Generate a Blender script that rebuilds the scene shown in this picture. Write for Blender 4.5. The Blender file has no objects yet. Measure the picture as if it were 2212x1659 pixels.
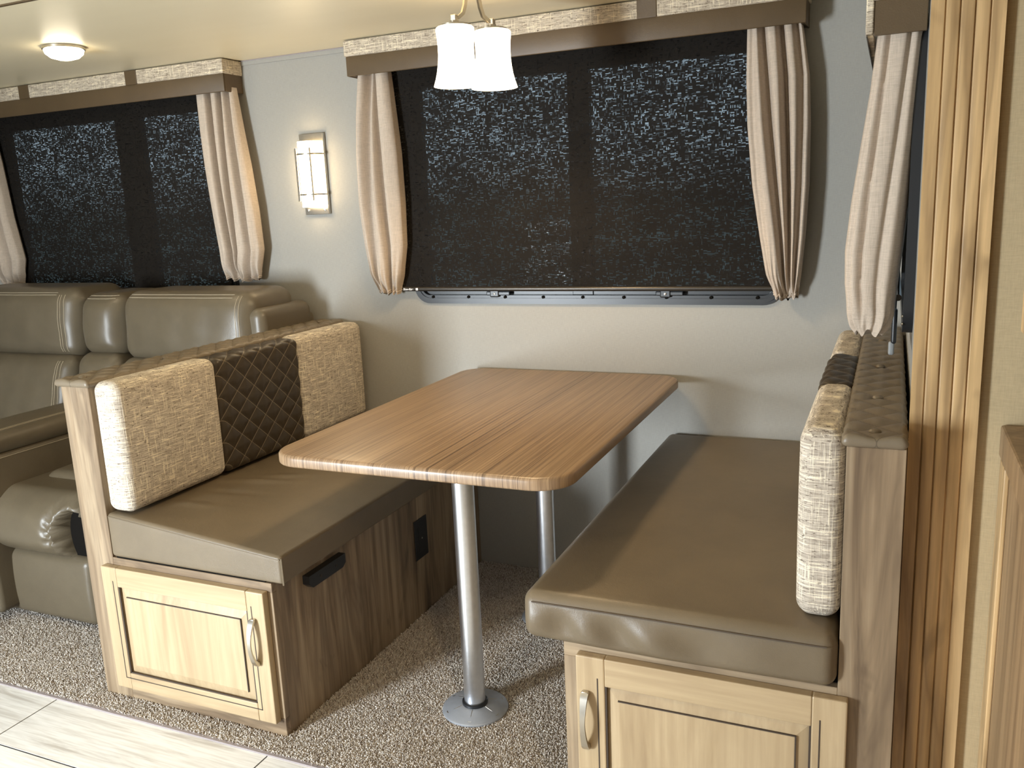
import bpy, bmesh, math, random
import numpy as np
from mathutils import Vector, Matrix
from mathutils.bvhtree import BVHTree
random.seed(4); rng = np.random.default_rng(7)
sc = bpy.context.scene
C = sc.collection
PI = math.pi

# ------------------------------------------------------------------ camera
yw, pt, rl = math.radians(24.0273), math.radians(-11.8173), math.radians(-2.5523)
F = Vector((-math.sin(yw)*math.cos(pt), math.cos(yw)*math.cos(pt), math.sin(pt)))
R = Vector((math.cos(yw), math.sin(yw), 0)); U = R.cross(F)
R2 = R*math.cos(rl)+U*math.sin(rl); U2 = -R*math.sin(rl)+U*math.cos(rl)
cam = bpy.data.cameras.new('camera'); co = bpy.data.objects.new('camera', cam); C.objects.link(co)
m = Matrix((R2, U2, -F)).transposed().to_4x4(); m.translation = Vector((2.02, -2.7435, 1.3284))
co.matrix_world = m
cam.sensor_fit = 'HORIZONTAL'; cam.sensor_width = 36; cam.lens = 36*1856.7/2212; cam.clip_start = .02
sc.camera = co

# ------------------------------------------------------------------ world, lights, exposure
vs = sc.view_settings
vs.view_transform = 'Standard'; vs.look = 'None'; vs.gamma = 1; vs.use_curve_mapping = False
vs.exposure = -0.33
w = bpy.data.worlds.new('world'); sc.world = w; w.use_nodes = True
nt = w.node_tree; nt.nodes.clear()
wo = nt.nodes.new('ShaderNodeOutputWorld'); bg = nt.nodes.new('ShaderNodeBackground')
tc = nt.nodes.new('ShaderNodeTexCoord'); sx = nt.nodes.new('ShaderNodeSeparateXYZ'); rp = nt.nodes.new('ShaderNodeValToRGB')
nt.links.new(tc.outputs['Generated'], sx.inputs[0]); nt.links.new(sx.outputs['Z'], rp.inputs[0])
rp.color_ramp.elements[0].position = 0.0; rp.color_ramp.elements[0].color = (.13, .16, .16, 1)
rp.color_ramp.elements[1].position = 0.06; rp.color_ramp.elements[1].color = (.82, .89, .94, 1)
nt.links.new(rp.outputs[0], bg.inputs[0]); bg.inputs[1].default_value = 2.6
nt.links.new(bg.outputs[0], wo.inputs[0])

def area(name, loc, target, sx_, sy_, power, col):
    l = bpy.data.lights.new(name, 'AREA'); l.shape = 'RECTANGLE'; l.size = sx_; l.size_y = sy_
    l.energy = power; l.color = col
    o = bpy.data.objects.new(name, l); C.objects.link(o); o.location = loc
    o.rotation_euler = (Vector(target)-Vector(loc)).to_track_quat('-Z', 'Y').to_euler()
    return o
def spot(name, loc, power, col, r=.04, ang=150):
    l = bpy.data.lights.new(name, 'SPOT'); l.energy = power; l.color = col; l.shadow_soft_size = r
    l.spot_size = math.radians(ang); l.spot_blend = .6
    o = bpy.data.objects.new(name, l); C.objects.link(o); o.location = loc
    return o
DOOR = area('daylight_door', (-.52, -3.75, .76), (.62, -1.0, .52), .42, .85, 106, (.86, .94, 1))
DOOR.data.spread = math.radians(125)
KWIN = area('daylight_window', (1.2, -3.6, 1.45), (1.1, -.5, .8), 1.0, .5, 1, (.93, .96, 1))
WARM = (1, .72, .40)
spot('overhead_warm_light', (-.52, -.565, 1.85), 3, WARM)
spot('overhead_warm_light', (.9, -2.3, 1.93), 16, WARM)  # unseen warm fill overhead, outside the view, with no fixture built
spot('overhead_warm_light', (2.30, -2.5, 1.93), 30, WARM, .04)  # unseen lamp added to warm the right-hand wall and trim
PI = math.pi; SHADE_E = 4.6
for x_, y_ in ((.962, -.632), (1.020, -.528)):       # bulb in each open shade; an added upward fill sits above its cap
    spot('pendant_light', (x_, y_, 1.655), 13, WARM, .025, 165)
    o_ = spot('pendant_light', (x_, y_, 1.80), 5, WARM, .03, 165); o_.rotation_euler = (PI, 0, 0)

# ------------------------------------------------------------------ node helpers
class N:
    def __init__(s, name):
        s.m = bpy.data.materials.new(name); s.m.use_nodes = True; s.t = s.m.node_tree
        s.b = s.t.nodes['Principled BSDF']; s.out = s.t.nodes['Material Output']
    def n(s, typ, **k):
        n = s.t.nodes.new('ShaderNode'+typ)
        for a, v in k.items(): setattr(n, a, v)
        return n
    def l(s, a, b): s.t.links.new(a, b)
    def obj(s): return s.n('TexCoord').outputs['Object']
    def scale(s, v, sc_, rot=None):
        n = s.n('Mapping'); s.l(v, n.inputs[0]); n.inputs['Scale'].default_value = sc_
        if rot: n.inputs['Rotation'].default_value = rot
        return n.outputs[0]
    def noise(s, v, scale=1, detail=2, rough=.5, dist=0):
        n = s.n('TexNoise'); s.l(v, n.inputs['Vector']); n.inputs['Scale'].default_value = scale
        n.inputs['Detail'].default_value = detail; n.inputs['Roughness'].default_value = rough; n.inputs['Distortion'].default_value = dist
        return n.outputs['Fac']
    def math(s, op, a, b=None, c=None, clamp=False):
        n = s.n('Math', operation=op, use_clamp=clamp)
        for i, x in enumerate((a, b, c)):
            if x is None: continue
            if isinstance(x, (int, float)): n.inputs[i].default_value = x
            else: s.l(x, n.inputs[i])
        return n.outputs[0]
    def ramp(s, f, stops):
        n = s.n('ValToRGB'); s.l(f, n.inputs[0]); e = n.color_ramp.elements
        while len(e) < len(stops): e.new(.5)
        for i, (p, c) in enumerate(stops):
            e[i].position = p; e[i].color = (*c, 1) if not isinstance(c, (int, float)) else (c, c, c, 1)
        return n.outputs[0]
    def mix(s, f, a, b, mode='MIX'):
        n = s.n('Mix', data_type='RGBA', blend_type=mode)
        for i, x in ((0, f), (6, a), (7, b)):
            if isinstance(x, (int, float)): n.inputs[i].default_value = x
            elif isinstance(x, tuple): n.inputs[i].default_value = (*x, 1)
            else: s.l(x, n.inputs[i])
        return n.outputs[2]
    def col(s, c):
        if isinstance(c, tuple): s.b.inputs['Base Color'].default_value = (*c, 1)
        else: s.l(c, s.b.inputs['Base Color'])
    def set(s, **k):
        for a, v in k.items():
            s.b.inputs[a.replace('_', ' ')].default_value = v
        return s
    def bump(s, h, strength=.3, dist=.002):
        n = s.n('Bump'); s.l(h, n.inputs['Height']); n.inputs['Strength'].default_value = strength; n.inputs['Distance'].default_value = dist
        s.l(n.outputs[0], s.b.inputs['Normal'])
def plain(name, c, rough=.5, metal=0, **k):
    m = N(name); o = m.obj(); f = m.noise(o, 60, 3)
    m.col(m.mix(f, tuple(x*.9 for x in c), tuple(min(1, x*1.08) for x in c)))
    m.set(Roughness=rough, Metallic=metal, **{a.replace('_', ' '): v for a, v in k.items()}); return m.m

def wood(name, light, mid, dark, axis='z', sc_=1.0, rough=.42, knots=True, bumps=.15):
    m = N(name); o = m.obj()
    a = 1.1*sc_; b = 13*sc_
    s = {'z': (b, b, a), 'x': (a, b, b), 'y': (b, a, b)}[axis]
    v = m.scale(o, s)
    f1 = m.noise(v, 1.0, 5, .6, .9)
    s2 = {'z': (90, 90, 3), 'x': (3, 90, 90), 'y': (90, 3, 90)}[axis]
    f2 = m.noise(m.scale(o, s2), 1, 3, .6)
    c = m.ramp(f1, [(.30, dark), (.43, mid), (.58, light), (.74, mid)])
    c = m.mix(m.ramp(f2, [(.3, .45), (.75, 0.0)]), c, dark)
    if knots:
        s3 = {'z': (7, 7, 3), 'x': (3, 7, 7), 'y': (7, 3, 7)}[axis]
        k = m.ramp(m.noise(m.scale(o, s3), 1, 3, .6, 1.2), [(.60, 0.), (.75, .6)])
        c = m.mix(k, c, tuple(x*.6 for x in dark))
        s4 = {'z': (10, 10, .9), 'x': (.9, 10, 10), 'y': (10, .9, 10)}[axis]
        k2 = m.ramp(m.noise(m.scale(o, s4), 1, 3, .5, .8), [(.44, 0.), (.505, .50), (.55, .10), (.62, 0.)])
        c = m.mix(k2, c, dark)
    m.col(c); m.set(Roughness=rough); m.bump(f2, bumps, .0006)
    return m.m

MT = {}
MT['laminate'] = wood('grey_brown_laminate', (.43, .33, .215), (.30, .216, .133), (.105, .07, .043), 'z')
MT['laminate_x'] = wood('grey_brown_laminate_rail', (.43, .33, .215), (.30, .216, .133), (.105, .07, .043), 'x')
MT['maple'] = wood('pale_maple', (.50, .385, .235), (.42, .315, .185), (.30, .21, .12), 'z', .7, .4, False, .08)
MT['maple_x'] = wood('pale_maple_rail', (.50, .385, .235), (.42, .315, .185), (.30, .21, .12), 'x', .7, .4, False, .08)
MT['hickory'] = wood('golden_hickory', (.80, .55, .28), (.62, .42, .205), (.22, .135, .065), 'z', .8, .33, True)
MT['cabinet_brown'] = wood('brown_cabinet_wood', (.40, .27, .15), (.30, .20, .11), (.16, .10, .055), 'z', 1, .4)
MT['groove'] = plain('dark_groove_line', (.045, .03, .02), .6)

def table_mat():
    m = N('zebra_laminate'); o = m.obj()
    v = m.scale(o, (85, .30, 1.5)); f = m.noise(v, 1, 4, .7, .15)
    f2 = m.noise(m.scale(o, (260, 3, 4)), 1, 3, .6)
    c = m.ramp(f, [(.34, (.11, .068, .038)), (.43, (.27, .178, .104)), (.50, (.39, .268, .16)), (.57, (.21, .135, .078)), (.66, (.43, .30, .18))])
    c = m.mix(m.ramp(f2, [(.35, .5), (.6, 0.)]), c, (.16, .10, .06))
    m.col(c); m.set(Roughness=.34); m.bump(f2, .12, .0004); return m.m
MT['table'] = table_mat()

def leather(name, c, rough=.5, sheen=.25):
    m = N(name); o = m.obj()
    f = m.noise(o, 7, 3, .6); g = m.noise(o, 420, 2)
    m.col(m.mix(f, tuple(x*.80 for x in c), tuple(x*1.2 for x in c)))
    m.set(Roughness=rough*.86, Specular_IOR_Level=.5)
    h = m.math('ADD', m.math('MULTIPLY', g, .25), m.math('MULTIPLY', m.noise(o, 14, 3, .6), 1.0))
    m.bump(h, .25, .004); return m
LC = (.150, .116, .074)
MT['leather'] = leather('taupe_leather', LC).m
MT['sofa'] = leather('taupe_leather_shaded', (.118, .095, .062), .44).m  # same leather as the cushions, with the sofa's weaker light in its colour
MT['sofa_dark'] = plain('shade_and_screw_black', (.008, .007, .006), .95, 0, Specular_IOR_Level=.05)  # near-black for screws and for shade painted into the sofa hole and cushion gap
MT['leather_flat'] = leather('taupe_valance_vinyl', (.098, .063, .030), .55).m
MT['stitch'] = plain('cream_thread', (.42, .36, .26), .7)
MT['stitch_dark'] = plain('brown_thread', (.075, .055, .038), .7)

def quilt(name, c, w_, h_, a0, b0, wrap, line, lw=.035):
    m = leather(name, c, .5)
    o = m.obj(); s = m.n('SeparateXYZ'); m.l(o, s.inputs[0])
    a = m.math('MULTIPLY', m.math('SUBTRACT', s.outputs[1], a0), 1/w_)
    if wrap == 0: b = s.outputs[0]
    else: b = m.math('ADD', s.outputs[2], m.math('MULTIPLY', s.outputs[0], wrap))
    b = m.math('MULTIPLY', m.math('SUBTRACT', b, b0), 1/h_)
    l = None
    for op in ('ADD', 'SUBTRACT'):
        q = m.math('ABSOLUTE', m.math('SINE', m.math('MULTIPLY', m.math(op, a, b), PI)))
        l = q if l is None else m.math('MINIMUM', l, q)
    k = m.math('LESS_THAN', l, lw)
    base = m.b.inputs['Base Color'].links[0].from_socket
    m.col(m.mix(k, base, line)); return m.m

def tweed(name, tint=(1, 1, 1), S=1.0):
    m = N(name); o = m.obj()
    h = m.noise(m.scale(o, (22*S, 22*S, 330*S)), 1, 2, .6)
    v = m.noise(m.scale(o, (300*S, 300*S, 17*S)), 1, 2, .6)
    d = m.noise(m.scale(o, (95*S, 95*S, 300*S)), 1, 2, .7)
    t = lambda c: tuple(a*b for a, b in zip(c, tint))
    c = m.mix(m.ramp(h, [(.38, 0.), (.62, 1.)]), t((.30, .25, .19)), t((.50, .43, .335)))
    c = m.mix(m.ramp(v, [(.57, 0.), (.66, .85)]), c, t((.66, .58, .43)))
    c = m.mix(m.ramp(h, [(.60, 0.), (.68, .9)]), c, t((.70, .61, .44)))
    c = m.mix(m.ramp(d, [(.30, .95), (.42, 0.)]), c, t((.10, .075, .055)))
    m.col(c); m.set(Roughness=.95, Specular_IOR_Level=.1)
    m.bump(m.math('ADD', h, v), .7, .0015); return m.m
MT['tweed'] = tweed('oatmeal_tweed', (1.25, 1.3, 1.4))
MT['tweed_pale'] = tweed('pale_valance_tweed', (1.25, 1.25, 1.25), 1.15)

def linen(name, c, S=1.0, rough=.85, bs=.35, v_=.20):
    m = N(name); o = m.obj()
    h = m.noise(m.scale(o, (40*S, 40*S, 500*S)), 1, 3, .7); v = m.noise(m.scale(o, (500*S, 500*S, 30*S)), 1, 3, .7)
    f = m.math('MULTIPLY', m.math('ADD', h, v), .5)
    m.col(m.mix(m.ramp(f, [(.35, 0.), (.65, 1.)]), tuple(x*(1-v_) for x in c), tuple(x*(1+v_) for x in c)))
    m.set(Roughness=rough, Specular_IOR_Level=.15); m.bump(f, bs, .0012); return m.m
MT['curtain'] = linen('grey_linen', (.50, .415, .335), 1.0, .85, .3, .17)
MT['wall'] = linen('grey_linen_wallpaper', (.335, .323, .292), 1.5, .62, .10, .09)
MT['wall_far'] = linen('tan_linen_wallpaper', (.48, .38, .23), 1.4, .7, .12, .1)

def ceiling_mat():
    m = N('cream_ceiling'); o = m.obj(); f = m.noise(m.scale(o, (2, 12, 2)), 1, 2)
    m.col(m.mix(f, (.76, .67, .47), (.80, .71, .51))); m.set(Roughness=.42); return m.m
MT['ceiling'] = ceiling_mat()

def blind_mat():
    m = N('black_woven_shade'); o = m.obj()
    sp = m.n('SeparateXYZ'); m.l(o, sp.inputs[0])
    big = m.noise(m.scale(o, (7, 7, 16)), 1, 2, .5)
    f = None
    for fx, fz in ((88, 400), (330, 120), (170, 330)):     # loose yarns: horizontal dashes, vertical dashes, small dots
        a = m.math('FLOOR', m.math('MULTIPLY', sp.outputs[0], fx))
        b_ = m.math('FLOOR', m.math('MULTIPLY', sp.outputs[2], fz))
        cv = m.n('CombineXYZ'); m.l(a, cv.inputs[0]); m.l(b_, cv.inputs[1]); cv.inputs[2].default_value = fx
        wn = m.n('TexWhiteNoise', noise_dimensions='3D'); m.l(cv.outputs[0], wn.inputs['Vector'])
        f = wn.outputs['Value'] if f is None else m.math('MAXIMUM', f, m.math('SUBTRACT', wn.outputs['Value'], .02))
    f = m.math('ADD', f, m.math('MULTIPLY', m.math('SUBTRACT', big, .5), .13))
    gap = m.ramp(f, [(.86, .006), (.93, .10), (.99, .62)])
    m.col(m.mix(big, (.012, .010, .0085), (.018, .0155, .013))); m.set(Roughness=.85, Specular_IOR_Level=.05)
    tr = m.n('BsdfTransparent'); mx = m.n('MixShader')
    m.l(gap, mx.inputs[0]); m.l(m.b.outputs[0], mx.inputs[1]); m.l(tr.outputs[0], mx.inputs[2]); m.l(mx.outputs[0], m.out.inputs[0])
    return m.m
MT['blind'] = blind_mat()
def glass_mat():
    m = N('tinted_window_glass'); g = m.n('BsdfTransparent'); g.inputs[0].default_value = (.5, .55, .58, 1)
    gl = m.n('BsdfGlossy'); gl.inputs['Roughness'].default_value = .02; mx = m.n('MixShader'); mx.inputs[0].default_value = .012
    m.l(g.outputs[0], mx.inputs[1]); m.l(gl.outputs[0], mx.inputs[2]); m.l(mx.outputs[0], m.out.inputs[0]); return m.m
MT['glass'] = glass_mat()
MT['black'] = plain('black_satin_plastic', (.014, .015, .017), .38)
MT['black_rail'] = plain('brown_black_rail', (.05, .043, .036), .3, .5)
MT['steel'] = plain('brushed_nickel', (.56, .53, .47), .28, 1)
MT['alu'] = plain('satin_aluminium_tube', (.80, .83, .88), .30, 1)
MT['alu_plate'] = plain('grey_cast_aluminium', (.42, .45, .50), .48, .55)
MT['white'] = plain('white_print', (.75, .75, .75), .5)
MT['grey_plastic'] = plain('grey_plastic', (.25, .26, .26), .5)
def emis(name, c, s):
    m = N(name); m.b.inputs['Emission Color'].default_value = (*c, 1); m.b.inputs['Emission Strength'].default_value = s
    m.col((.9, .88, .8)); m.set(Roughness=.3); return m.m
MT['shade'] = emis('lit_white_glass', (1, .84, .62), SHADE_E)
MT['sconce_glass'] = emis('lit_sconce_glass', (1, .76, .45), 20)
MT['puck'] = emis('lit_lens', (1, .86, .62), 30)

def carpet_mat(base=False):
    m = N('taupe_carpet_pile' if not base else 'taupe_carpet_backing')
    if base: m.col((.38, .32, .26))
    else:
        a = m.n('Attribute'); a.attribute_name = 'tint'; m.l(a.outputs['Color'], m.b.inputs['Base Color'])
    m.set(Roughness=.95, Specular_IOR_Level=.1); return m.m
MT['pile'] = carpet_mat(); MT['backing'] = carpet_mat(True)
def lino():
    m = N('white_grey_wood_vinyl'); o = m.obj()
    f = m.noise(m.scale(o, (2.2, 26, 4)), 1, 5, .65, .6); g = m.noise(m.scale(o, (8, 150, 8)), 1, 3)
    c = m.ramp(f, [(.33, (.56, .53, .49)), (.42, (.78, .77, .74)), (.52, (.88, .875, .85))])
    c = m.mix(m.ramp(g, [(.35, .4), (.55, 0.)]), c, (.52, .49, .44))
    m.col(c); m.set(Roughness=.38); m.bump(g, .1, .0005); return m.m
MT['lino'] = lino()
MT['joint'] = plain('dark_floor_joint', (.03, .027, .03), .8)
MT['strip'] = plain('mauve_grey_edge_strip', (.30, .26, .26), .5)

# ------------------------------------------------------------------ mesh helpers
def worldloc(o):
    v = Vector((0, 0, 0))
    while o is not None: v += o.location; o = o.parent
    return v
def mesh(name, V, Fc, mat, parent=None, smooth=False, sharp=None):
    V = np.asarray(V, float)
    if parent is not None:
        V = V-np.array(worldloc(parent))
    me = bpy.data.meshes.new(name); me.from_pydata(V.tolist(), [], [tuple(f) for f in Fc]); me.update()
    if mat: me.materials.append(mat)
    if smooth:
        me.polygons.foreach_set('use_smooth', [True]*len(me.polygons))
        if sharp: me.set_sharp_from_angle(angle=math.radians(sharp))
    o = bpy.data.objects.new(name, me); C.objects.link(o)
    if parent is not None: o.parent = parent
    return o
class B:
    """collects shapes into one mesh"""
    def __init__(s): s.v = []; s.f = []
    def add(s, V, Fc):
        k = len(s.v); s.v += [tuple(x) for x in V]; s.f += [tuple(i+k for i in f) for f in Fc]; return s
    def box(s, x0, x1, y0, y1, z0, z1, bev=0, seg=2):
        bm = bmesh.new()
        M_ = Matrix.Translation(((x0+x1)/2, (y0+y1)/2, (z0+z1)/2)) @ Matrix.Diagonal((x1-x0, y1-y0, z1-z0, 1))
        bmesh.ops.create_cube(bm, size=1, matrix=M_)
        if bev: bmesh.ops.bevel(bm, geom=bm.edges[:], offset=bev, segments=seg, profile=.5, affect='EDGES')
        bm.verts.index_update()
        s.add([v.co[:] for v in bm.verts], [[v.index for v in f.verts] for f in bm.faces]); bm.free(); return s
    def lathe(s, prof, c, n=32, axis='z', cap=True):
        V = []; Fc = []
        for r, h in prof:
            for i in range(n):
                a = 2*PI*i/n; p = (r*math.cos(a), r*math.sin(a), h)
                if axis == 'y': p = (p[0], p[2], p[1])
                if axis == 'x': p = (p[2], p[0], p[1])
                V.append((p[0]+c[0], p[1]+c[1], p[2]+c[2]))
        for j in range(len(prof)-1):
            for i in range(n):
                k = (i+1) % n; Fc.append((j*n+i, j*n+k, (j+1)*n+k, (j+1)*n+i))
        if cap:
            Fc.append(tuple(range(n))[::-1]); Fc.append(tuple((len(prof)-1)*n+i for i in range(n)))
        if axis != 'z' : Fc = [f[::-1] for f in Fc] if axis == 'y' else Fc
        return s.add(V, Fc)
    def tube(s, path, r, n=8, sq=False):
        P = [Vector(p) for p in path]; V = []; Fc = []; up = None
        for i, p in enumerate(P):
            t = (P[min(i+1, len(P)-1)]-P[max(i-1, 0)]).normalized()
            if up is None:
                up = Vector((0, 0, 1)) if abs(t.z) < .9 else Vector((1, 0, 0))
            a = t.cross(up).normalized(); b = a.cross(t).normalized(); up = b
            rr = r[i] if isinstance(r, (list, tuple)) else r
            for k in range(n):
                th = 2*PI*(k+(.5 if sq else 0))/n
                V.append(p+a*math.cos(th)*rr+b*math.sin(th)*rr)
        for j in range(len(P)-1):
            for i in range(n):
                k = (i+1) % n; Fc.append((j*n+i, j*n+k, (j+1)*n+k, (j+1)*n+i))
        Fc.append(tuple(range(n))[::-1]); Fc.append(tuple((len(P)-1)*n+i for i in range(n)))
        return s.add(V, Fc)
    def prism(s, pts, z0, z1, map_=lambda a, b, c: (a, b, c)):
        n = len(pts); V = [map_(a, b, z0) for a, b in pts]+[map_(a, b, z1) for a, b in pts]
        Fc = [(i, (i+1) % n, n+(i+1) % n, n+i) for i in range(n)]+[tuple(range(n))[::-1], tuple(range(n, 2*n))]
        return s.add(V, Fc)
    def make(s, name, mat, parent=None, smooth=False, sharp=40): return mesh(name, s.v, s.f, mat, parent, smooth, sharp)
def fixn(o):
    bm = bmesh.new(); bm.from_mesh(o.data); bmesh.ops.recalc_face_normals(bm, faces=bm.faces[:]); bm.to_mesh(o.data); bm.free(); return o

def rbox(lo, hi, r, step, fn=None, k=5):
    """rounded box surface as a fine grid; fn(P, Nrm) bends it"""
    lo = np.array(lo, float); hi = np.array(hi, float); c = (lo+hi)/2; h = (hi-lo)/2
    r = min(r, *(h*.98)); ax = []
    for i in range(3):
        e = h[i]-r; n = max(1, int(round(2*e/step)))
        th = np.linspace(0, PI/2, k+1)[:-1]
        cor = r*(1-np.tan(PI/4-th/2)) if False else r*(np.tan(np.linspace(-PI/4, 0, k+1)[:-1])+1)
        side = -h[i]+cor
        ax.append(np.concatenate([side, np.linspace(-e, e, n+1), -side[::-1]]))
    idx = {}; V = []; Fc = []
    def vid(p):
        key = tuple(np.round(p, 6))
        if key not in idx: idx[key] = len(V); V.append(p)
        return idx[key]
    for a in range(3):
        b, d = (a+1) % 3, (a+2) % 3
        for s in (-1, 1):
            g = np.empty((len(ax[b]), len(ax[d])), int)
            for i, bb in enumerate(ax[b]):
                for j, dd in enumerate(ax[d]):
                    p = [0, 0, 0]; p[a] = s*h[a]; p[b] = bb; p[d] = dd; g[i, j] = vid(tuple(p))
            for i in range(len(ax[b])-1):
                for j in range(len(ax[d])-1):
                    q = (g[i, j], g[i+1, j], g[i+1, j+1], g[i, j+1]); Fc.append(q if s > 0 else q[::-1])
    V = np.array(V); inner = np.clip(V, -(h-r), h-r); nn = V-inner
    nn /= np.linalg.norm(nn, axis=1)[:, None]; P = inner+nn*r+c
    if fn is not None: P = fn(P, nn)
    return P, Fc
def diamonds(a, b, w_, h_, pw=.75):
    q1 = np.abs(np.sin(PI*(a/w_+b/h_))); q2 = np.abs(np.sin(PI*(a/w_-b/h_)))
    return np.minimum(q1, q2)**pw

def tag(o, label=None, cat=None, group=None, kind=None):
    if label: o['label'] = label
    if cat: o['category'] = cat
    if group: o['group'] = group
    if kind: o['kind'] = kind
    return o
def thing(name, loc, label, cat, group=None):
    o = bpy.data.objects.new(name, None); C.objects.link(o); o.location = loc; o.empty_display_size = .05
    return tag(o, label, cat, group)
def struct(name, loc=(0, 0, 0)):
    o = bpy.data.objects.new(name, None); C.objects.link(o); o.location = loc; return tag(o, kind='structure')

# ------------------------------------------------------------------ main measures (metres)
D, D2, CY = 1.172, 1.246, 1.2425       # bench fronts, carpet edge
CZ = 1.901; HP = .905; XR = 2.066
W1 = (.43, 1.722, .988, 1.80)          # window over the table  x0 x1 z0 z1
W2 = (-1.66, -.385, .988, 1.80)        # window over the sofa

# ------------------------------------------------------------------ room shell
def wall_grid(name, xs, zs, holes, y0, y1, mat, axis='y'):
    b = B()
    for i in range(len(xs)-1):
        for j in range(len(zs)-1):
            if (i, j) in holes: continue
            if axis == 'y': b.box(xs[i], xs[i+1], y0, y1, zs[j], zs[j+1])
            else: b.box(y0, y1, xs[i], xs[i+1], zs[j], zs[j+1])
    return tag(b.make(name, mat), kind='structure')
wall_grid('wall_back', [-2.6, W2[0]+.03, W2[1]-.03, W1[0]+.03, W1[1]-.03, XR+.05], [0, W1[2]+.03, W1[3]-.03, CZ+.05], {(1, 1), (3, 1)}, 0, .05, MT['wall'])
wall_grid('wall_right', [-1.135, -.78, -.14, 0], [0, .99, 1.70, CZ+.05], {(1, 1)}, XR, XR+.05, MT['wall'], 'x')
B().box(-2.65, -2.6, -1.24, .05, 0, CZ+.05).make('wall_left', MT['wall']).__setitem__('kind', 'structure')
tag(B().box(-2.6, XR, -1.24, 0, CZ, CZ+.04).make('ceiling', MT['ceiling']), kind='structure')
# main room beyond the slide-out
tag(B().box(-3.2, 4.0, -3.9, -1.08, 1.985, 2.03).make('ceiling_main', MT['ceiling']), kind='structure')
tag(B().box(-2.7, XR-.008, -1.30, -1.24, CZ-.004, 1.985).make('trim_1', MT['leather_flat']), kind='structure')
tag(B().box(2.12, 4.0, -1.136, -1.08, 0, 1.985).make('wall_front', MT['wall_far']), kind='structure')
tag(B().box(-3.2, -2.6, -1.236, -1.18, 0, 1.985).make('wall_front_left', MT['wall_far']), kind='structure')
b = B(); b.box(-3.2, -.75, -3.95, -3.9, 0, 1.985); b.box(.05, .65, -3.95, -3.9, 0, 1.985); b.box(.65, 1.75, -3.95, -3.9, 0, 1.15)
b.box(.65, 1.75, -3.95, -3.9, 1.75, 1.985); b.box(1.75, 4, -3.95, -3.9, 0, 1.985); b.box(-.75, .05, -3.95, -3.9, 1.9, 1.985)
tag(b.make('wall_rear', MT['wall_far']), kind='structure')
tag(B().box(3.95, 4, -3.9, -1.08, 0, 1.985).make('wall_far_right', MT['wall_far']), kind='structure')
tag(B().box(-3.25, -3.2, -3.9, -1.24, 0, 1.985).make('wall_far_left', MT['wall_far']), kind='structure')
tag(B().box(-2.6, XR, -1.052, -1.042, CZ-.004, CZ-.0002).make('trim_7', MT['leather_flat']), kind='structure')
# thin batten line along the top of the back wall
tag(B().box(-.262, .274, -.004, -.0005, CZ-.018, CZ-.0005).make('trim_2', MT['wall']), kind='structure')
tag(B().box(-.262, .274, -.006, -.004, CZ-.004, CZ-.0005).make('trim_3', MT['strip']), kind='structure')

# floor
fl = B().box(-3.2, 4.0, -3.95, 0.05, -.06, -.0014).make('floor', MT['joint']); fl['kind'] = 'structure'
lino_w, lino_l = .2075, .75
r_ = 0; y1 = -CY-.006
while y1 > -3.3:
    y0 = max(y1-lino_w, -3.9)
    x = -1.613+[0, .37, .18, .55][r_ % 4]-.75*(r_ % 2)
    while x < 2.2:
        b = B().box(x+.0021, x+lino_l-.0021, y0+.0024, y1-(.0024 if r_ else 0), -.0014, 0)
        b.make('plank', MT['lino'], fl)
        x += lino_l
    y1 -= lino_w; r_ += 1
tag(B().box(-2.6, 1.44, -CY-.008, -CY+.003, -.0012, .004, .001).make('trim_4', MT['strip']), kind='structure')

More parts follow.
